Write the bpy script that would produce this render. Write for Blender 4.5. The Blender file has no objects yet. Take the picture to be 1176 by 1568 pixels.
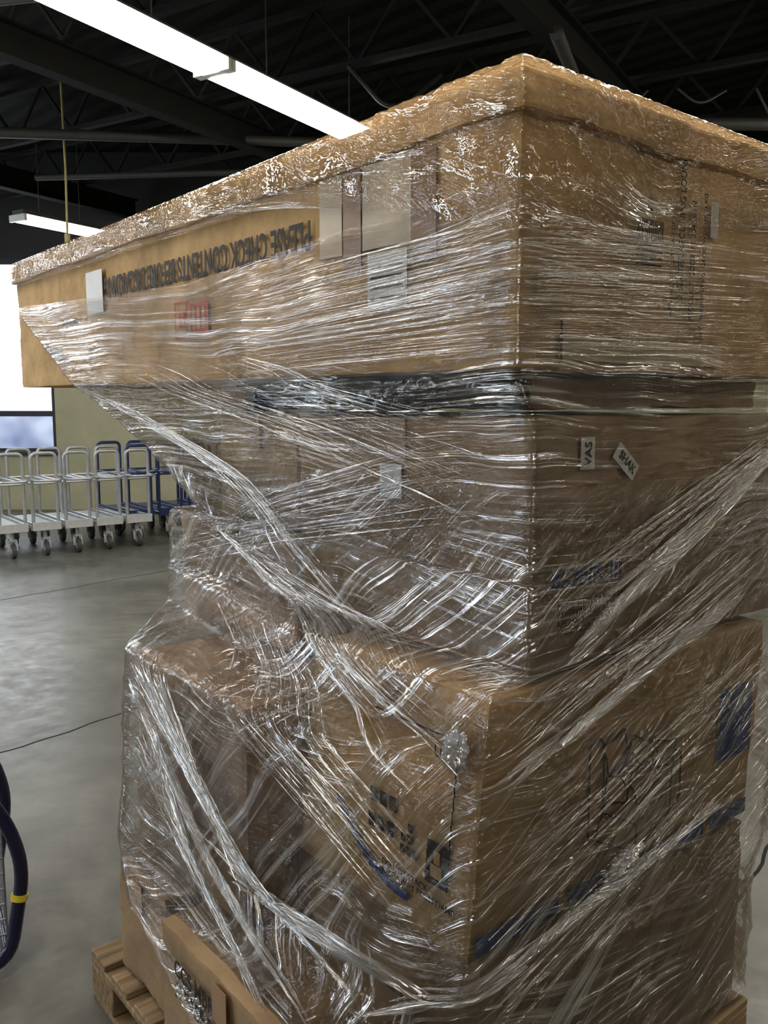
import bpy, bmesh, math, random
import numpy as np
from mathutils import Vector, Matrix, noise

random.seed(7); np.random.seed(7)
scene = bpy.context.scene
COL = scene.collection

# ------------------------------------------------------------------ frames
ANG = math.atan2(.627, .779)
M = Matrix.Translation((0.225, 1.5, 0)) @ Matrix.Rotation(ANG, 4, 'Z')   # pile frame: x=v (right face), y=u (left face)

# ------------------------------------------------------------------ node helpers
def newmat(name):
    m = bpy.data.materials.new(name); m.use_nodes = True
    nt = m.node_tree; nt.nodes.clear()
    out = nt.nodes.new('ShaderNodeOutputMaterial')
    return m, nt, out
def N(nt, typ, **kw):
    n = nt.nodes.new('ShaderNode' + typ)
    for k, v in kw.items(): setattr(n, k, v)
    return n
def setin(n, **kw):
    for k, v in kw.items(): n.inputs[k.replace('_', ' ')].default_value = v
    return n
def L(nt, a, b): nt.links.new(a, b)
def math_(nt, op, a, b=None, clamp=False):
    n = nt.nodes.new('ShaderNodeMath'); n.operation = op; n.use_clamp = clamp
    for i, x in enumerate((a, b)):
        if x is None: continue
        if isinstance(x, (int, float)): n.inputs[i].default_value = x
        else: L(nt, x, n.inputs[i])
    return n.outputs[0]
def ramp(nt, fac, stops):
    r = nt.nodes.new('ShaderNodeValToRGB')
    el = r.color_ramp.elements
    while len(el) < len(stops): el.new(0.5)
    for e, (p, c) in zip(el, stops):
        e.position = p; e.color = (*c, 1) if len(c) == 3 else c
    L(nt, fac, r.inputs[0]); return r.outputs[0]

def simple(name, col, rough=.6, metal=0, noise_amt=.15, nscale=12, bump=0.0, coat=0):
    m, nt, out = newmat(name)
    p = N(nt, 'BsdfPrincipled'); setin(p, Roughness=rough, Metallic=metal)
    if coat: p.inputs['Coat Weight'].default_value = coat
    tc = N(nt, 'TexCoord'); no = N(nt, 'TexNoise'); setin(no, Scale=nscale, Detail=3.0)
    L(nt, tc.outputs['Object'], no.inputs['Vector'])
    a = tuple(c * (1 - noise_amt) for c in col); b = tuple(min(1, c * (1 + noise_amt)) for c in col)
    L(nt, ramp(nt, no.outputs[0], [(.3, a), (.7, b)]), p.inputs['Base Color'])
    if bump:
        bp = N(nt, 'Bump'); setin(bp, Strength=bump, Distance=.01); L(nt, no.outputs[0], bp.inputs['Height']); L(nt, bp.outputs[0], p.inputs['Normal'])
    L(nt, p.outputs[0], out.inputs[0]); return m

def cardboard(name, col, rough=.85):
    m, nt, out = newmat(name)
    p = N(nt, 'BsdfPrincipled'); setin(p, Roughness=rough)
    p.inputs['Specular IOR Level'].default_value = .2
    tc = N(nt, 'TexCoord')
    n1 = N(nt, 'TexNoise'); setin(n1, Scale=4.5, Detail=5.0, Roughness=.7); L(nt, tc.outputs['Object'], n1.inputs['Vector'])
    a = tuple(c * .66 for c in col); b = tuple(min(1, c * 1.18) for c in col)
    L(nt, ramp(nt, n1.outputs[0], [(.30, a), (.66, b)]), p.inputs['Base Color'])
    bp = N(nt, 'Bump'); setin(bp, Strength=.5, Distance=.012); L(nt, n1.outputs[0], bp.inputs['Height']); L(nt, bp.outputs[0], p.inputs['Normal'])
    L(nt, p.outputs[0], out.inputs[0]); return m

def emis(name, col, st):
    m, nt, out = newmat(name)
    e = N(nt, 'Emission'); e.inputs[0].default_value = (*col, 1); e.inputs[1].default_value = st
    L(nt, e.outputs[0], out.inputs[0]); return m

def film(name, ang=0., gl=.02, milk=.0, haze=.015, dens=.12, gst=.65, sx=2.2, sy=70, rough=.08, bump=1., seed=0., lo=.50, hi=.66, mlo=.40, mhi=.60, warp=.13):
    m, nt, out = newmat(name)
    uv = N(nt, 'UVMap'); uv.uv_map = 'UVMap'
    off = N(nt, 'Mapping'); off.inputs['Location'].default_value = (seed, seed * 1.7, seed * .3); L(nt, uv.outputs[0], off.inputs['Vector'])
    wn = N(nt, 'TexNoise'); setin(wn, Scale=2.8, Detail=1.0); L(nt, off.outputs[0], wn.inputs['Vector'])
    vs = N(nt, 'VectorMath', operation='SUBTRACT'); L(nt, wn.outputs['Color'], vs.inputs[0]); vs.inputs[1].default_value = (.5, .5, .5)
    vsc = N(nt, 'VectorMath', operation='SCALE'); L(nt, vs.outputs[0], vsc.inputs[0]); vsc.inputs['Scale'].default_value = warp
    va = N(nt, 'VectorMath', operation='ADD'); L(nt, off.outputs[0], va.inputs[0]); L(nt, vsc.outputs[0], va.inputs[1])
    rot = N(nt, 'Mapping'); rot.inputs['Rotation'].default_value = (0, 0, -ang); L(nt, va.outputs[0], rot.inputs['Vector'])
    mp = N(nt, 'Mapping'); mp.inputs['Scale'].default_value = (sx, sy, 1); L(nt, rot.outputs[0], mp.inputs['Vector'])
    n = N(nt, 'TexNoise'); setin(n, Scale=1.0, Detail=3.0, Roughness=.65); L(nt, mp.outputs[0], n.inputs['Vector'])
    s1 = n.outputs[0]
    mask = ramp(nt, wn.outputs[0], [(mlo, (.10,)*3), (mhi, (1, 1, 1))])
    st = math_(nt, 'MULTIPLY', ramp(nt, s1, [(lo, (0, 0, 0)), (hi, (1, 1, 1))]), mask)
    bp = N(nt, 'Bump'); setin(bp, Strength=bump, Distance=.021); L(nt, s1, bp.inputs['Height'])
    g = N(nt, 'BsdfGlossy'); g.inputs['Color'].default_value = (1, 1, 1, 1); g.inputs['Roughness'].default_value = rough; L(nt, bp.outputs[0], g.inputs['Normal'])
    tr = N(nt, 'BsdfTransparent'); tr.inputs[0].default_value = (.98, .98, .975, 1)
    df = N(nt, 'BsdfDiffuse'); df.inputs[0].default_value = (.86, .88, .90, 1)
    fm = math_(nt, 'ADD', math_(nt, 'ADD', milk, math_(nt, 'MULTIPLY', mask, haze)), math_(nt, 'MULTIPLY', st, dens), True)  # milkiness of gathered film; its white streaks also stand in for highlights
    m1 = N(nt, 'MixShader'); L(nt, fm, m1.inputs[0]); L(nt, tr.outputs[0], m1.inputs[1]); L(nt, df.outputs[0], m1.inputs[2])
    fr = N(nt, 'Fresnel'); fr.inputs[0].default_value = 1.45
    fg = math_(nt, 'ADD', math_(nt, 'MULTIPLY', fr.outputs[0], .7), math_(nt, 'ADD', gl, math_(nt, 'MULTIPLY', st, gst)), True)
    fg = math_(nt, 'MINIMUM', fg, .75)
    m2 = N(nt, 'MixShader'); L(nt, fg, m2.inputs[0]); L(nt, m1.outputs[0], m2.inputs[1]); L(nt, g.outputs[0], m2.inputs[2])
    L(nt, m2.outputs[0], out.inputs[0]); return m

MAT = {}
MAT['card_tan'] = cardboard('cardboard_tan', (.38, .27, .16))
MAT['card_gold'] = cardboard('cardboard_gold', (.51, .34, .165))
MAT['card_brown'] = cardboard('cardboard_brown', (.32, .222, .132))
MAT['card_pink'] = cardboard('cardboard_rosy', (.38, .265, .18))
MAT['tape'] = simple('packing_tape', (.31, .19, .10), .3, nscale=8, coat=.3)
MAT['tape_clear'] = simple('clear_tape', (.52, .42, .29), .3, nscale=8, coat=.4)
MAT['ink'] = simple('black_ink', (.022, .016, .013), .7)
MAT['ink_brown'] = simple('faded_ink', (.06, .035, .02), .7)
MAT['blue'] = simple('blue_print', (.010, .060, .25), .5)
MAT['red'] = simple('red_print', (.50, .08, .05), .6)
MAT['label'] = simple('paper_label', (.62, .61, .57), .5, noise_amt=.05)
MAT['black'] = simple('black_plastic', (.006, .006, .008), .10, nscale=16, bump=.9, coat=.5)
MAT['steel'] = simple('grey_tube', (.45, .47, .49), .35, metal=.5)
MAT['cart_blue'] = simple('blue_tube', (.012, .03, .12), .35, coat=.3)
MAT['navy'] = simple('navy_tube', (.006, .006, .04), .3, coat=.4)
MAT['deck'] = simple('grey_deck', (.50, .52, .53), .5)
MAT['rubber'] = simple('wheel_rubber', (.07, .07, .07), .6)
MAT['wheel'] = simple('wheel_grey', (.28, .28, .28), .5)
MAT['yellow'] = simple('yellow_plastic', (.75, .60, .04), .5)
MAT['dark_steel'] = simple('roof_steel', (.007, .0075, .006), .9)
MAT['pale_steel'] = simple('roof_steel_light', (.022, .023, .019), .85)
for k_ in ('dark_steel', 'pale_steel'):
    for n_ in MAT[k_].node_tree.nodes:
        if n_.type == 'BSDF_PRINCIPLED': n_.inputs['Specular IOR Level'].default_value = .2
MAT['fix_white'] = simple('enamel_white', (.75, .74, .70), .35, noise_amt=.04)
MAT['fix_dark'] = simple('fixture_housing', (.10, .10, .09), .5)
MAT['frame'] = simple('window_frame', (.02, .02, .025), .5)
MAT['tube'] = emis('fluorescent_glow', (1, .93, .82), 18)
MAT['tube_far'] = emis('fluorescent_glow_far', (1, .96, .9), 9)

# ------------------------------------------------------------------ mesh helpers
def obj_from_bm(bm, name, mat, parent=None, mw=None, smooth=True):
    me = bpy.data.meshes.new(name); bm.to_mesh(me); bm.free()
    mats = mat if isinstance(mat, (list, tuple)) else [mat]
    for m in mats: me.materials.append(m)
    if smooth:
        for p in me.polygons: p.use_smooth = True
        try: me.set_sharp_from_angle(angle=math.radians(38))
        except Exception: pass
    o = bpy.data.objects.new(name, me); COL.objects.link(o)
    if mw is not None: o.matrix_world = mw
    if parent is not None: o.parent = parent
    return o
def empty(name, mw=None):
    e = bpy.data.objects.new(name, None); e.empty_display_size = .1; COL.objects.link(e)
    if mw is not None: e.matrix_world = mw
    return e
def bbox(bm, x0, x1, y0, y1, z0, z1, mi=0):
    vs = [bm.verts.new(p) for p in ((x0,y0,z0),(x1,y0,z0),(x1,y1,z0),(x0,y1,z0),(x0,y0,z1),(x1,y0,z1),(x1,y1,z1),(x0,y1,z1))]
    for f in ((3,2,1,0),(4,5,6,7),(0,1,5,4),(1,2,6,5),(2,3,7,6),(3,0,4,7)):
        fc = bm.faces.new([vs[i] for i in f]); fc.material_index = mi
    return vs
def beam(bm, p0, p1, w, h, mi=0):
    p0 = Vector(p0); p1 = Vector(p1); d = (p1 - p0).normalized()
    up = Vector((0, 0, 1)) if abs(d.z) < .95 else Vector((0, 1, 0))
    sx = d.cross(up).normalized(); sy = sx.cross(d).normalized()
    ring = []
    for p in (p0, p1):
        ring.append([bm.verts.new(p + sx * a * w / 2 + sy * b * h / 2) for a, b in ((-1,-1),(1,-1),(1,1),(-1,1))])
    for i in range(4):
        f = bm.faces.new([ring[0][i], ring[0][(i+1)%4], ring[1][(i+1)%4], ring[1][i]]); f.material_index = mi
    for r in (ring[0][::-1], ring[1]):
        f = bm.faces.new(r); f.material_index = mi
def roundpoly(pts, r=.05, n=5):
    pts = [Vector(p) for p in pts]; out = [pts[0]]
    for i in range(1, len(pts) - 1):
        a, b, c = pts[i-1], pts[i], pts[i+1]
        ra = min(r, (a-b).length * .45); rc = min(r, (c-b).length * .45)
        p = b + (a-b).normalized() * ra; q = b + (c-b).normalized() * rc
        for k in range(n + 1):
            t = k / n; out.append(p * (1-t)**2 + b * 2*t*(1-t) + q * t*t)
    out.append(pts[-1]); return out
def tube(bm, pts, r, seg=10, mi=0):
    pts = [Vector(p) for p in pts]; rings = []; prev = None
    for i, p in enumerate(pts):
        d = (pts[min(i+1, len(pts)-1)] - pts[max(i-1, 0)]).normalized()
        if prev is None:
            up = Vector((0,0,1)) if abs(d.z) < .9 else Vector((1,0,0)); x = d.cross(up).normalized()
        else: x = (prev - d * prev.dot(d)).normalized()
        prev = x; y = d.cross(x)
        rings.append([bm.verts.new(p + (x * math.cos(2*math.pi*k/seg) + y * math.sin(2*math.pi*k/seg)) * r) for k in range(seg)])
    for a, b in zip(rings, rings[1:]):
        for k in range(seg):
            f = bm.faces.new([a[k], a[(k+1)%seg], b[(k+1)%seg], b[k]]); f.material_index = mi
    f = bm.faces.new(rings[0][::-1]); f.material_index = mi
    f = bm.faces.new(rings[-1]); f.material_index = mi
def disc(bm, c, axis, r, w, seg=20, mi=0):
    c = Vector(c); a = Vector(axis).normalized() * w / 2
    tube(bm, [c - a, c - a*.7, c + a*.7, c + a], r, seg, mi)

# ------------------------------------------------------------------ cartons
def carton_mesh(bm, x0, x1, y0, y1, z0, z1, amp=.004, cuts=14, bev=.007, seed=0, shear=None):
    b = bmesh.new(); bbox(b, x0, x1, y0, y1, z0, z1)
    bmesh.ops.bevel(b, geom=b.edges[:], offset=bev, segments=2, affect='EDGES', profile=.6)
    long = [e for e in b.edges if e.calc_length() > bev * 3]
    bmesh.ops.subdivide_edges(b, edges=long, cuts=cuts, use_grid_fill=True)
    for v in b.verts:
        p = v.co.copy()
        q = Vector((p.x*3+seed*7.3, p.y*3+seed*3.1, p.z*5))
        n = noise.noise_vector(q) * amp * 1.2 + noise.noise_vector(q*4) * amp * .6
        ed = sorted([min(p.x-x0, x1-p.x), min(p.y-y0, y1-p.y), min(p.z-z0, z1-p.z)])
        if ed[1] < .03: n += noise.noise_vector(q*9) * amp * .8 * (1-ed[1]/.03)
        v.co += n
        if shear: v.co = Vector(shear(v.co))
    tmp = bpy.data.meshes.new('t'); b.to_mesh(tmp); b.free(); bm.from_mesh(tmp); bpy.data.meshes.remove(tmp)

def side_decal(bm, face, a0, a1, z0, z1, off, mi=0):
    k, c = face; t = .0012
    if k == 'L': bbox(bm, c-off-t, c-off, min(a0,a1), max(a0,a1), z0, z1, mi)
    else: bbox(bm, min(a0,a1), max(a0,a1), c-off-t, c-off, z0, z1, mi)

def text_on(parent, txt, face, a, z, size, mat, rot=0, off=.007, xs=1., align='LEFT', name='printed_text', bold=.012):
    cu = bpy.data.curves.new(name, 'FONT'); cu.body = txt; cu.size = size; cu.align_x = align; cu.align_y = 'CENTER'
    cu.extrude = .0004; cu.offset = size * bold; cu.space_line = .95
    cu.materials.append(mat)
    o = bpy.data.objects.new(name, cu); COL.objects.link(o)
    k, c = face
    if k == 'L':
        xa, ya, za = Vector((0,-1,0)), Vector((0,0,1)), Vector((-1,0,0)); pos = Vector((c-off, a, z))
    else:
        xa, ya, za = Vector((1,0,0)), Vector((0,0,1)), Vector((0,-1,0)); pos = Vector((a, c-off, z))
    R = Matrix((xa, ya, za)).transposed().to_4x4()
    o.parent = parent
    o.matrix_basis = Matrix.Translation(pos) @ R @ Matrix.Rotation(rot, 4, 'Z') @ Matrix.Diagonal((xs, 1, 1, 1))
    return o

def add_part(parent, bm, name, mat, smooth=True):
    return obj_from_bm(bm, name, mat, parent=parent, smooth=smooth)

def carton(name, x0, x1, y0, y1, z0, z1, mat, amp=.004, seed=0, tapes=True, shear=None):
    e = empty(name, M)
    bm = bmesh.new(); carton_mesh(bm, x0, x1, y0, y1, z0, z1, amp, 16, .007, seed, shear); add_part(e, bm, 'carton_body', mat)
    if tapes:
        bm = bmesh.new()
        cy = (y0+y1)/2
        side_decal(bm, ('L', x0), cy-.03, cy+.03, z1-.09, z1-.005, amp*1.4+.001)
        add_part(e, bm, 'tape_strip', MAT['tape'], False)
    return e

# --- top long carton with telescoping lid
TL = 2.70
top = empty('large_furniture_carton', M)
bm = bmesh.new(); carton_mesh(bm, 0, 1.0, 0, TL, 1.655, 2.115, .003, 26, .008, 1); add_part(top, bm, 'carton_body', MAT['card_gold'])
bm = bmesh.new()
def lidshear(p):
    z = p.z
    if z < 2.100: z += .004 * math.sin(p.y*9) + .004*math.sin(p.x*13)
    return (p.x, p.y, z)
carton_mesh(bm, -.016, 1.016, -.016, TL+.016, 2.068, 2.132, .004, 44, .008, 2, lidshear)
add_part(top, bm, 'carton_lid', MAT['card_gold'])
LF = ('L', 0.); RF = ('R', 0.)
bm = bmesh.new()
for u, w in ((.235, .035), (.455, .03)): side_decal(bm, LF, u-w, u+w, 1.86, 2.062, .006)
add_part(top, bm, 'tape_strip', MAT['tape'], False)
bm = bmesh.new()
side_decal(bm, LF, .27, .42, 1.90, 2.062, .0055); side_decal(bm, LF, .49, .57, 1.90, 2.062, .0055)
side_decal(bm, RF, .10, .62, 1.672, 1.715, .0055)
add_part(top, bm, 'clear_tape_strip', MAT['tape_clear'], False)
bm = bmesh.new()
side_decal(bm, LF, 1.78, 1.92, 1.885, 2.02, .011)
side_decal(bm, LF, .28, .40, 1.78, 1.89, .008)
side_decal(bm, RF, .555, .58, 1.93, 2.0, .008)
add_part(top, bm, 'paper_label', MAT['label'], False)
bm = bmesh.new()
for k in range(14): side_decal(bm, RF, .31+k*.006, .312+k*.006+.002*random.random(), 1.90, 1.94, .0075)
for k in range(3): side_decal(bm, RF, .31, .39, 1.855+k*.013, 1.860+k*.013, .0075)
for k in range(4): side_decal(bm, LF, .29, .39, 1.80+k*.02, 1.804+k*.02, .0095)
side_decal(bm, RF, .098, .104, 1.665, 1.74, .0075)
add_part(top, bm, 'label_print', MAT['ink_brown'], False)
bm = bmesh.new()
side_decal(bm, LF, 1.08, 1.18, 1.78, 1.86, .007); side_decal(bm, LF, 1.20, 1.205, 1.77, 1.87, .007); side_decal(bm, LF, 1.27, 1.275, 1.77, 1.87, .007)
side_decal(bm, LF, 1.205, 1.27, 1.77, 1.775, .007); side_decal(bm, LF, 1.205, 1.27, 1.865, 1.87, .007); side_decal(bm, LF, 1.22, 1.25, 1.80, 1.84, .007)
add_part(top, bm, 'fragile_mark', MAT['red'], False)
bm = bmesh.new()
for k in range(3): side_decal(bm, LF, 1.095+k*.028, 1.11+k*.028, 1.79, 1.85, .0085)
add_part(top, bm, 'fragile_mark_print', MAT['card_gold'], False)
text_on(top, 'PLEASE CHECK CONTENTS BEFORE DISCARDING', LF, .60, 1.960, .088, MAT['ink'], rot=math.pi, xs=.60, off=.009, bold=.022)
text_on(top, 'FRAGILE', LF, 2.02, 1.87, .05, MAT['ink_brown'], rot=math.pi, xs=.8, off=.0085)
text_on(top, '3 SEATER RECLINING LOUNGE', RF, .455, 1.80, .026, MAT['ink'], rot=math.pi/2, xs=.8, off=.0085)
text_on(top, 'PRODUCT CODE  RL 3042 BRN', RF, .495, 1.76, .021, MAT['ink'], rot=math.pi/2, off=.0085, xs=.8)
text_on(top, 'NET WEIGHT 64 KG  GROSS WEIGHT 71 KG', RF, .535, 1.73, .016, MAT['ink'], rot=math.pi/2, off=.0085, xs=.9)
text_on(top, 'BATCH NO 2291  CARTON 1 OF 3', RF, .425, 1.76, .016, MAT['ink'], rot=math.pi/2, off=.0085, xs=.8)

# --- flat layer below it, with black plastic sheet hanging on the left side
e = empty('flat_panel_pack', M)
bm = bmesh.new(); carton_mesh(bm, .10, .9, .065, 1.15, 1.584, 1.643, .006, 30, .008, 4); add_part(e, bm, 'cardboard_layer', MAT['card_brown'])
e = empty('black_plastic_sheet', M)
bm = bmesh.new(); carton_mesh(bm, .048, .064, .02, 1.10, 1.584, 1.642, .009, 60, .006, 24); add_part(e, bm, 'crumpled_plastic', MAT['black'])
e = empty('cardboard_scrap', M)
bm = bmesh.new(); carton_mesh(bm, .012, .036, .93, 1.06, 1.580, 1.636, .003, 8, .004, 5); add_part(e, bm, 'folded_flap', MAT['card_brown'])

# --- middle cartons
mid = carton('tall_square_carton', .055, .95, .01, .75, 1.103, 1.570, MAT['card_brown'], seed=6)
A = ('R', .01)
bm = bmesh.new()
side_decal(bm, A, .175, .215, 1.475, 1.535, .008)
c = Vector((.31, .0, 1.485)); Rr = Matrix.Rotation(math.radians(38), 4, 'Y')
vs = [bm.verts.new(c + (Rr @ Vector(p))) for p in ((-.04,-.0,-.018),(.04,0,-.018),(.04,0,.018),(-.04,0,.018),(-.04,-.001,-.018),(.04,-.001,-.018),(.04,-.001,.018),(-.04,-.001,.018))]
for f in ((3,2,1,0),(4,5,6,7),(0,1,5,4),(1,2,6,5),(2,3,7,6),(3,0,4,7)): bm.faces.new([vs[i] for i in f])
add_part(mid, bm, 'address_label', MAT['label'], False)
text_on(mid, 'VAS', A, .196, 1.482, .026, MAT['ink'], rot=math.pi/2, off=.0105)
text_on(mid, 'SHAK', A, .288, 1.502, .024, MAT['ink'], rot=math.radians(-38), off=.0125)
text_on(mid, 'KOSIK III', A, .10, 1.275, .052, MAT['blue'], xs=1.05, off=.009, bold=.035)
text_on(mid, 'MADE WITH CARE FROM\nRENEWABLE MATERIALS\nKEEP DRY   FSC MIX\nPACK 1/2   34.5 KG', A, .12, 1.20, .018, MAT['ink'], off=.009)
bm = bmesh.new()
side_decal(bm, ('L', .055), .36, .43, 1.40, 1.47, .008)
add_part(mid, bm, 'paper_label', MAT['label'], False)

carton('flat_carton', .06, .6, .77, 1.16, 1.292, 1.570, MAT['card_tan'], seed=8)
carton('medium_carton', .055, .6, .77, 1.40, .967, 1.282, MAT['card_pink'], seed=9)
carton('inner_carton', .12, .88, .57, 1.30, .612, .952, MAT['card_brown'], seed=10)
carton('side_carton', -.22, .10, .55, 1.12, .610, .955, MAT['card_pink'], seed=11)
carton('side_carton', -.22, -.085, .57, 1.14, .445, .600, MAT['card_brown'], seed=17)

def dshear(p):
    t = (1.09 - p.z) / .49
    return (p.x - .05 * t, p.y, p.z)
DX = -.052
low = carton('printed_furniture_carton', DX, .88, 0, .53, .612, 1.083, MAT['card_gold'], seed=12, shear=dshear)
B = ('R', 0.)
bm = bmesh.new()
for k in range(4):
    x0 = -.09 + k*.25
    side_decal(bm, B, x0, x0+(.22 if k < 3 else .15), .628, .664, .010)
side_decal(bm, B, .68, .82, .78, .95, .008)
add_part(low, bm, 'blue_print', MAT['blue'], False)
bm = bmesh.new()
def ln(pts, r=.0024):
    for a, b in zip(pts, pts[1:]): tube(bm, [(a[0], -.009, a[1]), (b[0], -.009, b[1])], r, 6)
def shp(cx, cz, pts, close=True, rr=.010):
    q = [(cx + p[0], 0, cz + p[1]) for p in pts]
    if close:
        m0 = tuple((q[0][i]+q[-1][i])/2 for i in range(3)); q = [m0] + q + [m0]
    r = roundpoly(q, rr, 3); ln([(v.x, v.z) for v in r])
# corner sofa: tall back at left, low seats, arm at right, loose cushions strewn on it
shp(.215, .80, [(0,-.05),(0,.14),(.03,.15),(.045,.13),(.045,-.01),(.02,-.06)])
shp(.215, .80, [(.02,-.06),(.045,-.01),(.16,-.07),(.16,-.13)])
shp(.215, .80, [(.16,-.13),(.16,-.07),(.28,-.02),(.28,-.075)])
shp(.215, .80, [(.28,-.075),(.315,-.05),(.315,.05),(.285,.06),(.28,-.02)])
def cushion(cx, cz, w, h, deg):
    a = math.radians(deg); ca_, sa = math.cos(a), math.sin(a)
    shp(cx, cz, [(x*w*ca_-z*h*sa, x*w*sa+z*h*ca_) for x, z in ((-.5,-.5),(0,-.42),(.5,-.5),(.44,0),(.5,.5),(0,.44),(-.5,.5),(-.44,0))], rr=.006)
cushion(.300, .905, .075, .070, 18); cushion(.375, .885, .080, .065, -22); cushion(.305, .825, .085, .060, -12)
cushion(.400, .815, .085, .062, 28); cushion(.345, .855, .06, .05, 40); cushion(.470, .860, .07, .06, -10)
add_part(low, bm, 'sofa_line_drawing', MAT['ink'], False)
Cc = ('L', DX)
bm = bmesh.new()
def ld(a0, a1, z0, z1, o=.03): side_decal(bm, Cc, a0, a1, z0, z1, .006 + .05*(1.09-(z0+z1)/2)/.49 + .002*(o>.033))
ld(.06, .30, .995, .998, .016)
for k in range(11): ld(.06, .063, .72+k*.025, .72+k*.025+.0245, .03)
for k in range(4): ld(.06, .12, .72+k*.02, .72+k*.02+.0205, .032)
for r in range(3):
    for q in range(3):
        if random.random() < .8: ld(.145+q*.018, .158+q*.018, .745+r*.022, .762+r*.022, .030)
for r in range(2):
    for q in range(3): ld(.215+q*.03, .235+q*.03, .76+r*.05, .79+r*.05, .028)
add_part(low, bm, 'handling_icons', MAT['ink'], False)
bm = bmesh.new(); ld(.075, .105, .735, .76, .0345); ld(.082, .098, .76, .785, .0345); add_part(low, bm, 'icon_glyph', MAT['card_gold'], False)
bm = bmesh.new()
for k in range(12):
    a = .16 + k*.02; z = .66 + .0009*k*k
    ld(a, a+.021, z, z+.018, .034)
add_part(low, bm, 'blue_swoosh', MAT['blue'], False)
text_on(low, 'UP', Cc, .12, .965, .03, MAT['ink'], off=.022)
text_on(low, 'DO NOT STACK\nKEEP AWAY FROM DAMP', Cc, .24, .70, .018, MAT['ink'], off=.049)

carton('base_carton', -.07, .82, 0, 1.1, .145, .600, MAT['card_tan'], seed=13)
cb = carton('torn_carton', -.34, -.085, .16, .75, .150, .435, MAT['card_brown'], amp=.006, seed=14)
text_on(cb, 'CCS MBR 14\nPLEASE RETURN', ('L', -.34), .66, .34, .055, MAT['ink'], rot=math.radians(0), off=.010, xs=.8)
carton('corner_carton', -.31, -.09, .80, 1.06, .150, .435, MAT['card_brown'], amp=.006, seed=15)

# --- pallet
m, nt, out = newmat('pallet_wood'); MAT['wood'] = m
p = N(nt, 'BsdfPrincipled'); setin(p, Roughness=.8); tc = N(nt, 'TexCoord'); mp = N(nt, 'Mapping'); mp.inputs['Scale'].default_value = (3, 30, 30)
L(nt, tc.outputs['Object'], mp.inputs[0]); n = N(nt, 'TexNoise'); setin(n, Scale=2.0, Detail=6.0); L(nt, mp.outputs[0], n.inputs['Vector'])
L(nt, ramp(nt, n.outputs[0], [(.3, (.15, .10, .055)), (.7, (.36, .26, .15))]), p.inputs['Base Color']); L(nt, p.outputs[0], out.inputs[0])
bm = bmesh.new()
X0, X1, Y0, Y1 = -.35, .84, -.03, 1.18
nb = 9
for k in range(nb):
    y = Y0 + k * (Y1-Y0-.095)/(nb-1); bbox(bm, X0, X1, y, y+.095, .120, .140)
for x in (X0, (X0+X1)/2-.05, X1-.1):
    bbox(bm, x, x+.1, Y0, Y1, .100, .1195)
    bbox(bm, x, x+.1, Y0, Y1, .0, .018)
    for y in (Y0, (Y0+Y1)/2-.07, Y1-.14): bbox(bm, x, x+.1, y, y+.14, .0185, .0995)
bmesh.ops.bevel(bm, geom=bm.edges[:], offset=.003, segments=1, affect='EDGES')
obj_from_bm(bm, 'wooden_pallet', MAT['wood'], mw=M)

# ------------------------------------------------------------------ stretch film
def wr(s, t, ang, seed, kmin, kmax, n, spread=.15, sharp=False):
    rs = np.random.RandomState(seed); h = np.zeros_like(s)
    wx = .03*np.sin(s*3.1+seed)+.025*np.sin(t*5.3+seed*2)
    for i in range(n):
        K = kmin * (kmax/kmin) ** rs.rand(); a = ang + rs.randn() * spread
        ph = rs.rand()*6.28; ml = .5+.5*np.sin(s*rs.uniform(2,8)+t*rs.uniform(-6,6)+rs.rand()*6.28)
        v = np.sin(K*(-np.sin(a)*(s) + np.cos(a)*(t+wx)) + ph)
        if sharp: v = 1 - 2*np.abs(v)**.7
        h += ml * v / (K/kmin)**.8
    return h / math.sqrt(n)

def loft(sections, counts, rowlen=.012, smooth=6):
    nC = len(sections[0]); rings = []
    for sec in sections:
        c = [np.array(p, float) for p in sec]; pts = []
        for i in range(nC):
            a, b = c[i], c[(i+1) % nC]; k = counts[i]
            for j in range(k): pts.append(a + (b-a)*j/k)
        P = np.array(pts)
        for _ in range(smooth): P = .5*P + .25*np.roll(P, 1, 0) + .25*np.roll(P, -1, 0)
        rings.append(P)
    rows = []
    for A_, B_ in zip(rings, rings[1:]):
        d = np.percentile(np.linalg.norm(A_-B_, axis=1), 80); k = max(1, int(d/rowlen))
        for j in range(k): rows.append(A_ + (B_-A_)*j/k)
    rows.append(rings[-1]); G = np.array(rows)
    for _ in range(3): G[1:-1] = .5*G[1:-1] + .25*G[:-2] + .25*G[2:]
    return G

def grid_normals(G):
    ds = np.roll(G, -1, 1) - np.roll(G, 1, 1); dt = np.gradient(G, axis=0)
    n = np.cross(ds, dt); l = np.linalg.norm(n, axis=2, keepdims=True); return n/np.maximum(l, 1e-9)

def grid_uv(G):
    mid_ = G[G.shape[0]//2]; d = np.linalg.norm(np.diff(mid_, axis=0), axis=1); s = np.concatenate([[0], np.cumsum(d)])
    t = np.concatenate([[0], np.cumsum(np.linalg.norm(np.diff(G, axis=0), axis=2).mean(1))])
    return np.meshgrid(s, -t)

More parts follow.
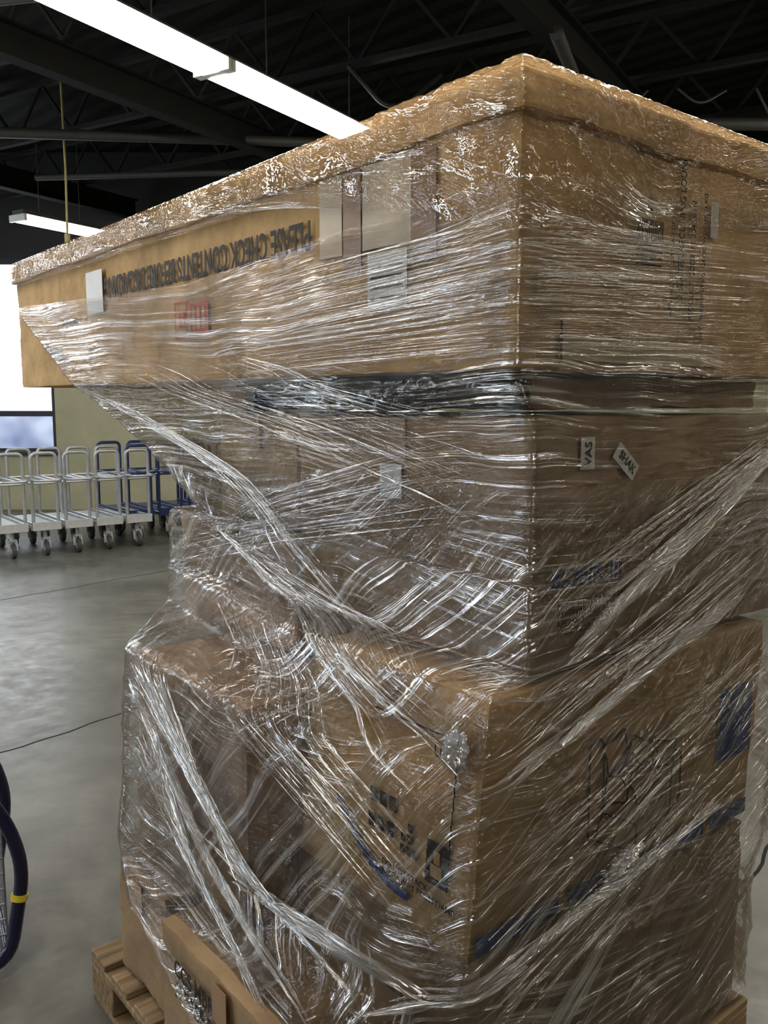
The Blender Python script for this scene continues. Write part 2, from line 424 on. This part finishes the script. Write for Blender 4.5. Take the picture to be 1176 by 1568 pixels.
def grid_obj(G, S, T, name, mat, parent):
    R, Cn, _ = G.shape
    me = bpy.data.meshes.new(name)
    idx = np.arange(R*Cn).reshape(R, Cn)
    a = idx[:-1]; b = np.roll(idx, -1, 1)[:-1]; c = np.roll(idx, -1, 1)[1:]; d = idx[1:]
    F = np.stack([a, b, c, d], -1).reshape(-1, 4)
    me.from_pydata(G.reshape(-1, 3).tolist(), [], F.tolist())
    uv = me.uv_layers.new(name='UVMap')
    UV = np.stack([S.ravel(), T.ravel()], 1)[F.ravel()].reshape(-1, 4, 2); step = UV[:, :, 0]
    m_ = (step.max(1)-step.min(1)) > 1.0
    per = S.max() + .01
    UV[m_, 1, 0] = per; UV[m_, 2, 0] = per; UV = UV.reshape(-1, 2)
    uv.data.foreach_set('uv', UV.ravel().astype(np.float32))
    me.polygons.foreach_set('use_smooth', [True]*len(F)); me.materials.append(mat); me.update()
    o = bpy.data.objects.new(name, me); COL.objects.link(o); o.parent = parent
    return o

wrap = empty('stretch_film_wrap', M)
F_h = film('stretch_film_horizontal', ang=0.03, seed=2., sx=1.2, sy=75)
F_d = film('stretch_film_diagonal', ang=-.70, gl=.0, sx=1.2, sy=60, seed=5., lo=.51, hi=.68)
F_c = film('stretch_film_crumpled', ang=.2, gl=.0, haze=.0, dens=.05, gst=.5, sx=9, sy=26, rough=.07, bump=1., seed=11., lo=.52, hi=.70, warp=.3)
F_s = film('stretch_film_fold', ang=0, gl=.18, milk=.0, haze=.02, dens=.16, gst=.45, sx=3, sy=160, rough=.08, bump=.5, seed=14.)
F_r = film('stretch_film_rope', ang=0, gl=.14, milk=.03, haze=.07, dens=.26, gst=.45, sx=3, sy=140, rough=.11, bump=.6, seed=16.)
F_k = film('stretch_film_knot', ang=0, gl=.2, milk=.10, dens=.3, gst=.3, sx=6, sy=60, rough=.14, bump=.4, seed=17.)

def sec(zr, right, near, midp, left, far, zs=None):
    z = zs or (zr,)*5
    return [(right[0], right[1], z[0]), (near[0], near[1], z[1]), (midp[0], midp[1], z[2]), (left[0], left[1], z[3]), (far[0], far[1], z[4])]
SE = [
 sec(0, (1.015,-.012),(-.014,-.014),(-.014,1.2),(-.016,TL+.012),(1.015,TL+.012), (2.03,1.97,1.91,1.97,2.0)),
 sec(1.66,(1.015,-.014),(-.016,-.016),(-.018,1.0),(-.016,2.09),(1.015,2.09), (1.66,1.66,1.66,1.66,1.66)),
 sec(1.645,(1.0,-.010),(-.006,-.006),(-.006,1.1),(-.008,2.05),(1.0,2.05)),
 sec(1.57,(.97,-.007),(.033,-.012),(.022,1.0),(.008,1.84),(.98,1.84)),
 sec(1.42,(.97,-.012),(.036,-.012),(.036,.8),(.03,1.46),(.8,1.46)),
 sec(1.285,(.97,-.010),(.038,-.010),(.036,.78),(.035,1.20),(.62,1.20)),
 sec(1.275,(.97,-.010),(.038,-.010),(.034,.78),(.032,1.425),(.62,1.425)),
 sec(1.12,(.97,-.012),(.034,-.012),(.026,.78),(.030,1.42),(.75,1.42)),
 sec(1.10,(.93,-.020),(-.070,-.02),(-.085,.56),(.02,1.42),(.9,1.42)),
 sec(1.00,(.93,-.022),(-.082,-.022),(-.12,.58),(.02,1.42),(.9,1.40)),
 sec(.965,(.93,-.022),(-.085,-.022),(-.235,.53),(-.238,1.14),(.9,1.38)),
 sec(.60,(.90,-.022),(-.125,-.022),(-.26,.48),(-.255,1.15),(.9,1.2), (.56,.60,.60,.60,.6)),
 sec(.50,(.85,-.015),(-.10,-.02),(-.28,.30),(-.27,1.16),(.86,1.18), (.48,.54,.5,.46,.5)),
 sec(.2,(.84,-.015),(-.11,-.02),(-.36,.12),(-.35,.9),(.86,1.14), (.16,.16,.16,.40,.30)),
]
counts = [240, 160, 190, 40, 40]
G0 = loft(SE, counts, .010)
S0, T0 = grid_uv(G0); N0 = grid_normals(G0)
cen = np.array([.4, .8, 0.])
N0 = N0 * np.sign(((G0 - cen)[:, :, :2] * N0[:, :, :2]).sum(2).mean())
h = wr(S0, T0, .02, 3, 60, 260, 24, sharp=True) * .0034 + wr(S0, T0, -.4, 4, 40, 160, 16) * .003
grid_obj(G0 + N0 * (np.abs(h) + .002)[:, :, None], S0, T0, 'film_layer_inner', F_h, wrap)
z_rows = G0[:, :, 2].mean(1)
r0 = int(np.argmax(z_rows < 1.45))
G1 = G0[r0:]; S1 = S0[r0:]; T1 = T0[r0:]; N1 = N0[r0:]
bag = np.clip((1.25 - G1[:, :, 2])/.35, 0, 1)
h = wr(S1, T1, -.7, 9, 35, 180, 30, .16, True) * .0065 + bag*np.abs(wr(S1, T1, -.9, 12, 14, 45, 10, .2)) * .016
grid_obj(G1 + N1 * (np.abs(h) + .008)[:, :, None], S1, T1, 'film_layer_outer', F_d, wrap)

TLE = TL + .03
SL = [
 sec(0,(.8,.2),(.2,.2),(.2,1.2),(.2,TL-.2),(.8,TL-.2),(2.145,)*5),
 sec(0,(1.02,-.024),(-.024,-.024),(-.024,1.2),(-.024,TLE),(1.02,TLE),(2.141,2.147,2.141,2.141,2.141)),
 sec(0,(1.028,-.028),(-.028,-.028),(-.028,1.2),(-.028,TLE),(1.028,TLE),(2.068,)*5),
 sec(0,(1.02,-.018),(-.018,-.018),(-.018,.7),(-.018,TLE-.01),(1.02,TLE-.01),(2.0,1.88,2.04,2.05,2.0)),
]
GL_ = loft(SL, [180, 120, 130, 40, 40], .010, 3); SLu, TLu = grid_uv(GL_); NL = grid_normals(GL_)
NL *= np.sign(((GL_ - cen)[:, :, :2] * NL[:, :, :2]).sum(2)[-5:].mean())
near_c = np.exp(-((GL_[:, :, 0])**2+(GL_[:, :, 1])**2)/.12)
h = wr(SLu, TLu, .1, 21, 40, 200, 20, .9, True) * (.0012 + .006*near_c)
grid_obj(GL_ + NL*(np.abs(h)+.002)[:, :, None], SLu, TLu, 'film_over_lid', F_c, wrap)

cum = np.cumsum([0] + counts)
def P(a, z):
    i = int(math.floor(a)) % 5; c = (cum[i] + (a - math.floor(a))*counts[i]) % G0.shape[1]
    c0 = int(c); c1 = (c0+1) % G0.shape[1]; f = c-c0
    col = G0[:, c0]*(1-f) + G0[:, c1]*f
    zz = col[:, 2]; k = int(np.argmax(zz <= z)) if (zz <= z).any() else len(zz)-1
    k = max(k, 1); t = (zz[k-1]-z)/max(zz[k-1]-zz[k], 1e-6); t = min(max(t, 0), 1)
    return col[k-1]*(1-t)+col[k]*t, N0[k, c0]

def strip_family(name, fams, mat):
    V = []; Fc = []; UVs = []
    for (a0, z0, a1, z1, da0, dz0, da1, dz1, n, wmin, wmax, seed) in fams:
        rs = random.Random(seed)
        for q in range(n):
            t0 = rs.random(); A0 = a0+da0*t0; Z0 = z0+dz0*t0; t1 = min(1, max(0, t0 + rs.gauss(0, .12))); A1 = a1+da1*t1; Z1 = z1+dz1*t1
            w = wmin + (wmax-wmin)*rs.random()**3
            ln_ = rs.uniform(.25, .9); f0 = rs.random()*(1-ln_); f1 = f0+ln_; K = 40; sag = rs.gauss(0, .006); off = rs.uniform(.012, .022)
            base = len(V); L_ = 0; prev = None; ph = rs.random()*6
            cen_, nr_ = [], []
            for k in range(K+1):
                f = f0+(f1-f0)*k/K
                p, nn = P(A0+(A1-A0)*f, Z0+(Z1-Z0)*f + sag*math.sin(f*3.14))
                cen_.append(np.array(p) + nn*off); nr_.append(nn)
            C_ = np.array(cen_); N_ = np.array(nr_)
            for _ in range(10): C_[1:-1] = .5*C_[1:-1]+.25*C_[:-2]+.25*C_[2:]
            Tn = np.gradient(C_, axis=0)
            for k in range(K+1):
                sd = np.cross(Tn[k], N_[k]); sd /= max(np.linalg.norm(sd), 1e-6)
                tw = .7*math.sin(k*.2+ph); ww = w*(math.sin(math.pi*(k+.5)/(K+1))**.8)
                dv = (sd*math.cos(tw)+N_[k]*math.sin(tw)*.6)*ww/2
                if prev is not None: L_ += float(np.linalg.norm(C_[k]-prev))
                prev = C_[k]
                for j, sgn in enumerate((-1, 0, 1)):
                    V.append((C_[k] + dv*sgn + (N_[k]*w*.3 if sgn == 0 else 0)).tolist()); UVs.append((L_+q*3.3, sgn*w/2+q))
            for k in range(K):
                for j in (0, 1):
                    b = base+k*3+j; Fc.append((b, b+1, b+4, b+3))
    me = bpy.data.meshes.new(name); me.from_pydata(V, [], Fc); uv = me.uv_layers.new(name='UVMap')
    arr = np.array(UVs, dtype=np.float32)[np.array(Fc).ravel()]; uv.data.foreach_set('uv', arr.ravel())
    me.polygons.foreach_set('use_smooth', [True]*len(Fc)); me.materials.append(mat); me.update()
    o = bpy.data.objects.new(name, me); COL.objects.link(o); o.parent = wrap; return o

fams = [
 (.15, 1.86, 1.95, 1.72, 0, .06, 0, .14, 80, .001, .005, 1),
 (.1, 1.70, 1.9, 1.66, 0, .16, 0, .12, 80, .001, .005, 2),
 (2.7, 1.72, 1.05, 1.30, -.9, .0, 0, .26, 50, .001, .005, 3),
 (2.95, 1.66, 1.4, 1.02, -.05, .0, .3, .18, 40, .001, .006, 4),
 (1.02, 1.40, 2.9, 1.12, 0, .16, 0, .12, 60, .001, .005, 5),
 (.10, 1.50, 1.0, 1.16, 0, .06, 0, .12, 40, .0015, .008, 6),
 (.10, 1.24, 1.05, .92, 0, .16, 0, .14, 44, .0015, .008, 7),
 (.05, .98, 1.0, .62, 0, .14, 0, .16, 30, .001, .007, 8),
 (.1, .75, 1.1, .42, 0, .12, 0, .14, 26, .001, .007, 9),
 (2.95, .94, 1.35, .42, -.2, .02, .35, .12, 80, .001, .009, 10),
 (2.9, .76, 1.9, .34, -.1, .2, .3, .1, 60, .001, .009, 11),
 (2.5, 1.08, 1.1, .62, -.3, .1, .1, .2, 60, .001, .008, 12),
 (2.2, 1.18, 1.02, .95, .2, .08, .05, .12, 60, .001, .006, 13),
 (2.6, 1.00, 1.9, .55, .3, .0, .5, .2, 50, .001, .009, 14),
 (2.3, 1.22, 1.15, .86, .3, .06, .2, .16, 50, .001, .010, 15),
]
strip_family('film_folds', fams, F_s)
ropes = [
 (2.97, 1.66, 1.9, 1.16, 0, .01, 0, .02, 4, .008, .015, 31),
 (.06, 1.52, 1.0, 1.10, 0, .02, 0, .03, 5, .015, .045, 32),
 (.12, 1.20, 1.05, .90, 0, .05, 0, .04, 6, .015, .045, 33),
 (2.95, .92, 1.8, .40, 0, .03, 0, .03, 5, .012, .030, 34),
 (.0, .72, 1.6, .46, 0, .04, 0, .04, 5, .012, .03, 35),
 (2.4, .62, .9, .52, 0, .05, 0, .02, 6, .012, .03, 36),
]
strip_family('film_ropes', ropes, F_r)
def knot(a, z, ra, rz, seed):
    p, nn = P(a, z); bm = bmesh.new(); bmesh.ops.create_icosphere(bm, subdivisions=5, radius=1)
    t = np.cross([0, 0, 1], nn); t /= np.linalg.norm(t)
    for v in bm.verts:
        d = v.co.copy(); k = 1 + .6*noise.noise(d*2.5+Vector((seed,)*3)) + .45*noise.noise(d*8+Vector((seed,)*3))
        q = np.array(p) + nn*(.012+d.z*.012*k) + t*d.x*ra*k + np.array([0, 0, 1])*(d.y*rz*k + d.x*ra*.35)
        v.co = Vector(q)
    uvl = bm.loops.layers.uv.new('UVMap')
    for f in bm.faces:
        for l in f.loops: l[uvl].uv = (l.vert.co.x*1.5+l.vert.co.y, l.vert.co.z*.7)
    return add_part(wrap, bm, 'film_knot', F_k)
knot(.60, .685, .05, .012, 3.3); knot(1.10, .99, .022, .035, 5.5)

# ------------------------------------------------------------------ room
XL, XR, YB, YF, ZC = -8.5, 8.0, 13.0, -6.0, 5.1
m, nt, out = newmat('concrete_floor')
p = N(nt, 'BsdfPrincipled'); tc = N(nt, 'TexCoord')
n1 = N(nt, 'TexNoise'); setin(n1, Scale=1.1, Detail=7.0, Roughness=.65); L(nt, tc.outputs['Object'], n1.inputs['Vector'])
n2 = N(nt, 'TexNoise'); setin(n2, Scale=9.0, Detail=6.0, Roughness=.7); L(nt, tc.outputs['Object'], n2.inputs['Vector'])
base = ramp(nt, math_(nt, 'ADD', math_(nt, 'MULTIPLY', n1.outputs[0], .75), math_(nt, 'MULTIPLY', n2.outputs[0], .25)), [(.34, (.075, .075, .066)), (.50, (.128, .127, .113)), (.66, (.21, .208, .188))])
L(nt, base, p.inputs['Base Color'])
L(nt, ramp(nt, n2.outputs[0], [(.35, (.30,)*3), (.7, (.5,)*3)]), p.inputs['Roughness'])
bp = N(nt, 'Bump'); setin(bp, Strength=.10, Distance=.01); L(nt, n2.outputs[0], bp.inputs['Height']); L(nt, bp.outputs[0], p.inputs['Normal'])
L(nt, p.outputs[0], out.inputs[0])
bm = bmesh.new(); bbox(bm, XL, XR, YF, YB, -.1, 0); fl = obj_from_bm(bm, 'floor', m, smooth=False)
j1 = Vector((.63, .777, 0)); j2 = Vector((.777, -.63, 0))
bm = bmesh.new()
o_ = Vector((-1.76, 3.87, .0005))
for k in (-1, 0, 1):
    c = o_ + j2*3.0*k
    pts = [c + j1*t + j2*.012*math.sin(t*7+k) + j2*.006*math.sin(t*23) for t in np.arange(-5, 6, .06)]
    pts = [q for q in pts if XL+.1 < q.x < XR-.1 and YF+.1 < q.y < YB-.1]
    for a, b in zip(pts, pts[1:]): beam(bm, a, b, .012, .0006)
obj_from_bm(bm, 'floor_joint', simple('joint_dark', (.015, .015, .013), .9), smooth=False)
b1 = Vector((.513, .858, 0)); b2 = Vector((.858, -.513, 0))

m, nt, out = newmat('roof_deck')
p = N(nt, 'BsdfPrincipled'); setin(p, Roughness=.9); p.inputs['Specular IOR Level'].default_value = .1; tc = N(nt, 'TexCoord')
w = N(nt, 'TexWave'); w.bands_direction = 'DIAGONAL'; setin(w, Scale=1.6, Distortion=.2); L(nt, tc.outputs['Object'], w.inputs['Vector'])
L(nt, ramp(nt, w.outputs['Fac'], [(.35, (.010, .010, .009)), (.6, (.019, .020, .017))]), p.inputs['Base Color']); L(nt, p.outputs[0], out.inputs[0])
bm = bmesh.new(); bbox(bm, XL, XR, YF, YB, ZC, ZC+.1); obj_from_bm(bm, 'ceiling', m, smooth=False)

m, nt, out = newmat('painted_block_wall'); wall_m = m
p = N(nt, 'BsdfPrincipled'); setin(p, Roughness=.6); tc = N(nt, 'TexCoord'); sp = N(nt, 'SeparateXYZ'); L(nt, tc.outputs['Object'], sp.inputs[0])
no = N(nt, 'TexNoise'); setin(no, Scale=2.0, Detail=4.0); L(nt, tc.outputs['Object'], no.inputs['Vector'])
lowc = ramp(nt, no.outputs[0], [(.3, (.40, .38, .24)), (.7, (.52, .49, .33))])
st = math_(nt, 'GREATER_THAN', sp.outputs[2], 2.6)
mx = N(nt, 'MixRGB'); L(nt, st, mx.inputs[0]); L(nt, lowc, mx.inputs[1]); mx.inputs[2].default_value = (.02, .02, .018, 1)
L(nt, mx.outputs[0], p.inputs['Base Color']); L(nt, p.outputs[0], out.inputs[0])

def pane(name, col, s0, s1, sc=1.3, col2=None):
    m, nt, out = newmat(name); e = N(nt, 'Emission'); tc = N(nt, 'TexCoord'); no = N(nt, 'TexNoise'); setin(no, Scale=sc, Detail=1.0)
    L(nt, tc.outputs['Object'], no.inputs['Vector'])
    L(nt, math_(nt, 'ADD', s0, math_(nt, 'MULTIPLY', no.outputs[0], s1)), e.inputs[1])
    if col2: L(nt, ramp(nt, no.outputs[0], [(.35, col), (.65, col2)]), e.inputs[0])
    else: e.inputs[0].default_value = (*col, 1)
    L(nt, e.outputs[0], out.inputs[0]); return m
P_up = pane('frosted_glass_bright', (.88, .94, 1.0), 4.0, 2.0)
P_md = pane('frosted_glass_haze', (.66, .76, .95), 1.1, .8, 1.5, (.88, .94, 1.0))
P_lo = pane('frosted_glass_blue', (.30, .37, .60), .6, .6, 2.5, (.62, .70, .90))
P_side = pane('frosted_glass_side', (.76, .87, 1.0), 16.0, 9.0)
wx0, wx1, wz0, wz1 = -7.9, -4.83, .86, 3.62
bm = bmesh.new()
bbox(bm, XL, wx0, YB, YB+.25, 0, ZC); bbox(bm, wx1, XR, YB, YB+.25, 0, ZC); bbox(bm, wx0, wx1, YB, YB+.25, 0, wz0); bbox(bm, wx0, wx1, YB, YB+.25, wz1, ZC)
obj_from_bm(bm, 'wall_back', wall_m, smooth=False)
def window(name, mk, a0, a1, z0, z1, zt, up, lo, nm=2, md=None, zm=None):
    e = empty(name)
    def add(nm_, boxes, mat):
        bm = bmesh.new()
        for (p0, p1, d0, d1, q0, q1) in boxes:
            if mk == 'B': bbox(bm, p0, p1, YB+d0, YB+d1, q0, q1)
            else: bbox(bm, XL-d1, XL-d0, p0, p1, q0, q1)
        obj_from_bm(bm, nm_, mat, parent=e, smooth=False)
    if md: add('glass_middle', [(a0+.01, a1-.01, .10, .12, zt, zm-.002)], md)
    add('glass_upper', [(a0+.01, a1-.01, .10, .12, zm if md else zt, z1-.01)], up)
    add('glass_lower', [(a0+.01, a1-.01, .10, .12, z0+.01, zt-.002)], lo)
    fr = [(a0+.005, a1-.005, .04, .09, zt-.04, zt+.04), (a0+.005, a1-.005, .04, .09, z0+.005, z0+.05), (a0+.005, a1-.005, .04, .09, z1-.06, z1-.005)]
    for k in range(nm+1):
        c = a0 + .03 + (a1-a0-.06)*k/nm; fr.append((c-.025, c+.025, .035, .095, z0+.005, z1-.005))
    add('frame', fr, MAT['frame'])
window('window_1', 'B', wx0, wx1, wz0, wz1, 1.42, P_up, P_lo, 2, P_md, 1.75)
ws = [(-2.6, -1.4), (1.6, 2.8), (4.4, 5.5), (7.4, 8.6)]; bm = bmesh.new(); cur = YF  # unseen windows, placed and narrowed to streak highlights across the film
for a, b in ws:
    bbox(bm, XL-.25, XL, cur, a, 0, ZC); bbox(bm, XL-.25, XL, a, b, 0, 1.5); bbox(bm, XL-.25, XL, a, b, 3.2, ZC); cur = b
bbox(bm, XL-.25, XL, cur, YB, 0, ZC); obj_from_bm(bm, 'wall_left', wall_m, smooth=False)
for i, (a, b) in enumerate(ws): window('window_%d' % (i+2), 'L', a, b, 1.5, 3.2, 2.0, P_side, P_side, 2)
bm = bmesh.new(); bbox(bm, XR, XR+.25, YF, YB, 0, ZC); obj_from_bm(bm, 'wall_right', wall_m, smooth=False)
bm = bmesh.new(); bbox(bm, XL, XR, YF-.25, YF, 0, ZC); obj_from_bm(bm, 'wall_front', wall_m, smooth=False)
bm = bmesh.new(); bbox(bm, wx0-.05, wx1+.05, YB-.06, YB-.001, wz0-.05, wz0); obj_from_bm(bm, 'trim_1', MAT['frame'], smooth=False)

def inside(p, m=.15): return XL+m < p.x < XR-m and YF+m < p.y < YB-m
def clip(c, d, lim=16, step=.05):
    ts = [t for t in np.arange(-lim, lim, step) if inside(c+d*t)]
    return (min(ts), max(ts)) if ts else None
bm = bmesh.new()
for k in range(-4, 8):
    c = Vector((-1, 6.5, 0)) + b1*1.6*k; r = clip(c, b2)
    if not r or r[1]-r[0] < 2: continue
    A_, B_ = c + b2*r[0], c + b2*r[1]
    zt, zb = 4.98, 4.45
    for z in (zt, zb): beam(bm, A_+Vector((0,0,z)), B_+Vector((0,0,z)), .07, .05)
    t = r[0]; up = True
    while t + .45 < r[1]:
        beam(bm, c+b2*t+Vector((0,0,zt if up else zb)), c+b2*(t+.45)+Vector((0,0,zb if up else zt)), .03, .03); t += .45; up = not up
obj_from_bm(bm, 'roof_joists', MAT['pale_steel'], smooth=False)
bm = bmesh.new()
for k in (-2, -1, 0, 1, 2):
    c = Vector((.8, 6, 0)) + b2*3.6*k; r = clip(c, b1)
    if not r or r[1]-r[0] < 2: continue
    A_, B_ = c + b1*r[0], c + b1*r[1]
    for z, w_ in ((4.40, .14), (4.16, .14)): beam(bm, A_+Vector((0,0,z)), B_+Vector((0,0,z)), w_, .02)
    beam(bm, A_+Vector((0,0,4.28)), B_+Vector((0,0,4.28)), .015, .23)
obj_from_bm(bm, 'roof_girders', MAT['dark_steel'], smooth=False)
bm = bmesh.new()
def pipe(a, b, r=.03): tube(bm, [a, b], r, 10)
pipe((-5.5, 8.6, 4.15), (1.5, 9.9, 4.3), .05); pipe((-4, 10.5, 4.15), (5, 9.8, 4.2), .035); pipe((1.2, 6.5, 4.15), (2.3, 9.5, 4.15), .05); pipe((1.0, 8.7, 4.2), (7, 8.7, 4.2), .06)
pipe((-7, 7, 4.15), (0, 5.8, 4.3), .03)
for k in range(7):
    x = 1.2+k*.7; tube(bm, roundpoly([(x, 8.2, 4.35), (x+.2, 8.2, 4.0+.1*(k%3)), (x+.45, 8.25, 4.35)], .2), .012, 6)
tube(bm, roundpoly([(-.3, 7.8, 4.4), (.0, 7.9, 4.1), (.2, 8, 4.15), (.5, 8, 4.4)], .1), .02, 6)
obj_from_bm(bm, 'overhead_pipes_and_cables', simple('pipe_grey', (.035, .035, .03), .6))

def fixture(start, length=2.38, z=4.0, d=b1, mt='tube', W=.165):
    e = empty('fluorescent_light_fixture')
    c0 = Vector((start[0], start[1], z)); c1 = c0 + d*length; s = Vector((d.y, -d.x, 0)); up = Vector((0,0,1))
    bm = bmesh.new(); beam(bm, c0+up*.075, c1+up*.075, .20, .06)
    for q in (.25, .75):
        p = c0.lerp(c1, q); tube(bm, [p+up*.1, Vector((p.x, p.y, ZC-.1))], .006, 6)
    beam(bm, c0+up*.052, c1+up*.052, 2*W+.02, .008)
    obj_from_bm(bm, 'housing', MAT['fix_dark'], parent=e, smooth=False)
    bm = bmesh.new()
    beam(bm, c0-d*.015+up*.01, c0+d*.02+up*.01, 2*W+.01, .08); beam(bm, c1-d*.02+up*.01, c1+d*.015+up*.01, 2*W+.01, .08)
    obj_from_bm(bm, 'end_caps', MAT['fix_white'], parent=e, smooth=False)
    bm = bmesh.new(); prof = [(-W, .045), (-W*.85, -.01), (-W*.45, -.035), (W*.45, -.035), (W*.85, -.01), (W, .045)]
    ra = [bm.verts.new(c0+d*.021+s*a+up*b) for a, b in prof]; rb = [bm.verts.new(c1-d*.021+s*a+up*b) for a, b in prof]
    for i in range(5): bm.faces.new([ra[i], ra[i+1], rb[i+1], rb[i]])
    obj_from_bm(bm, 'diffuser', MAT[mt], parent=e)
P0 = Vector((-1.23, 6.80, 0))
for row, ks in ((0, (-4, -3, -2, -1, 0)), (1, (-3, -2, -1, 0, 1)), (2, (-2, -1, 0)), (-1, (-4, -3, -2, -1))):
    for k in ks:
        st_ = P0 + b2*4.0*row + b1*2.42*k; en = st_ + b1*2.4
        if inside(st_, .3) and inside(en, .3): fixture(st_)
fixture((-4.45, 11.05), 1.25, 3.80, b1, 'tube_far', .14)
bm = bmesh.new(); tube(bm, [(-3.35, 9.6, 4.95), (-3.34, 9.6, 4.0), (-3.35, 9.6, 3.35)], .012, 6); disc(bm, (-3.35, 9.6, 3.31), (0,0,1), .03, .09)
obj_from_bm(bm, 'hanging_pull_cord', simple('cord', (.45, .38, .16), .7))

# ------------------------------------------------------------------ stocking carts
def caster(bm, x, y, r=.075, ztop=.29):
    disc(bm, (x, y, r), (0, 1, 0), r, .04, 20, 1); disc(bm, (x, y, r), (0, 1, 0), r*.5, .048, 14, 2)
    for s in (-1, 1): beam(bm, (x, y+s*.03, r), (x+.02, y+s*.03, r*2+.03), .006, .04, 0)
    beam(bm, (x+.02, y, r*2+.02), (x+.02, y, r*2+.045), .08, .07, 0); tube(bm, [(x+.02, y, r*2+.03), (x+.02, y, ztop)], .02, 8, 0)
def cart(pos, mat, ang, Lc=1.02, W=.27, H=1.07, deck=True):
    e = empty('platform_stock_cart', Matrix.Translation((*pos, 0)) @ Matrix.Rotation(ang, 4, 'Z'))
    bm = bmesh.new()
    for x in (.03, Lc-.03):
        tube(bm, roundpoly([(x, -W/2+.02, .30), (x, -W/2+.02, H), (x, W/2-.02, H), (x, W/2-.02, .30)], .06), .018, 10)
        tube(bm, [(x, -W/2+.02, .76), (x, W/2-.02, .76)], .012, 8)
    for y in (-W/2+.02, W/2-.02):
        tube(bm, [(.03, y, .76), (Lc-.03, y, .76)], .013, 8); tube(bm, [(.03, y, .34), (Lc-.03, y, .34)], .014, 8)
    tube(bm, roundpoly([(.03, -W/2+.02, .80), (-.16, -W/2+.02, .80), (-.16, W/2-.02, .80), (.03, W/2-.02, .80)], .05), .014, 8)
    obj_from_bm(bm, 'tube_frame', mat, parent=e)
    bm = bmesh.new(); bbox(bm, 0, Lc, -W/2, W/2, .285, .325); bbox(bm, -.012, -.001, -W/2, W/2, .27, .36)
    bmesh.ops.bevel(bm, geom=bm.edges[:], offset=.004, segments=1, affect='EDGES')
    obj_from_bm(bm, 'deck', MAT['deck'] if deck else mat, parent=e, smooth=False)
    bm = bmesh.new()
    for x, ys in ((.06, (0,)), (Lc-.1, (-W/2+.05, W/2-.05))):
        for y in ys: caster(bm, x, y)
    obj_from_bm(bm, 'casters', [MAT['steel'], MAT['rubber'], MAT['wheel']], parent=e)
ca = math.atan2(.84, -.63)
for k in range(-1, 4):
    cart((-3.50 + .265*k, 9.05 + .20*k), MAT['steel'], ca, W=.29)
for k in range(4):
    cart((-2.80 + .30*k, 10.05 + .235*k), MAT['cart_blue'], ca, H=1.10, W=.32, deck=False)

# ------------------------------------------------------------------ near wire basket trolley
Mt = Matrix.Translation((-1.015, 2.30, 0)) @ Matrix.Rotation(math.radians(28), 4, 'Z') @ Matrix.Translation((1.01, -2.33, 0))
e = empty('wire_basket_trolley', Mt)
bm = bmesh.new()
for dy in (0, .5):
    tube(bm, roundpoly([(-1.62, 2.33+dy, .16), (-1.45, 2.30+dy, .055), (-1.045, 2.32+dy, .05), (-.995, 2.35+dy, .30), (-1.03, 2.36+dy, .44), (-1.12, 2.38+dy, .58), (-1.42, 2.45+dy, .95), (-1.55, 2.45+dy, .98)], .07), .019, 12)
tube(bm, [(-1.55, 2.45, .98), (-1.55, 2.95, .98)], .02, 12); tube(bm, [(-1.05, 2.32, .07), (-1.05, 2.82, .07)], .015, 10)
obj_from_bm(bm, 'blue_frame', MAT['navy'], parent=e)
bm = bmesh.new()
x0, x1, y0, y1, z0, z1 = -1.62, -1.045, 2.38, 2.82, .10, .42
for z in np.linspace(z0, z1, 8):
    tube(bm, [(x0,y0,z),(x1,y0,z),(x1,y1,z),(x0,y1,z),(x0,y0,z)], .0035, 6)
for x in np.linspace(x0, x1, 14):
    for y in (y0, y1): tube(bm, [(x,y,z0),(x,y,z1)], .003, 6)
    tube(bm, [(x,y0,z0),(x,y1,z0)], .003, 6)
for y in np.linspace(y0, y1, 11):
    for x in (x0, x1): tube(bm, [(x,y,z0),(x,y,z1)], .003, 6)
obj_from_bm(bm, 'wire_basket', MAT['steel'], parent=e)
bm = bmesh.new(); tube(bm, [(-1.012, 2.341, .215), (-1.009, 2.343, .232)], .023, 12); obj_from_bm(bm, 'yellow_clip', MAT['yellow'], parent=e)
bm = bmesh.new()
for x in (-1.2, -1.5):
    for y in (2.3, 2.82): disc(bm, (x, y, .03), (0, 1, 0), .03, .025, 16)
obj_from_bm(bm, 'wheels', MAT['rubber'], parent=e)

# ------------------------------------------------------------------ world + camera
w = bpy.data.worlds.new('World'); scene.world = w; w.use_nodes = True
bg = w.node_tree.nodes['Background']; bg.inputs[0].default_value = (.55, .65, .8, 1); bg.inputs[1].default_value = .6

cam = bpy.data.cameras.new('camera'); co = bpy.data.objects.new('camera', cam); COL.objects.link(co)
cam.sensor_fit = 'VERTICAL'; cam.sensor_height = 24; cam.sensor_width = 18; cam.lens = 1900/2212*24
co.location = (0, 0, 1.6); co.rotation_euler = (math.radians(90-7.17), 0, 0); cam.clip_start = .05
scene.camera = co
scene.view_settings.view_transform = 'Standard'
scene.view_settings.exposure = 0.12
scene.view_settings.gamma = 0.93
print('wrap verts', G0.shape)
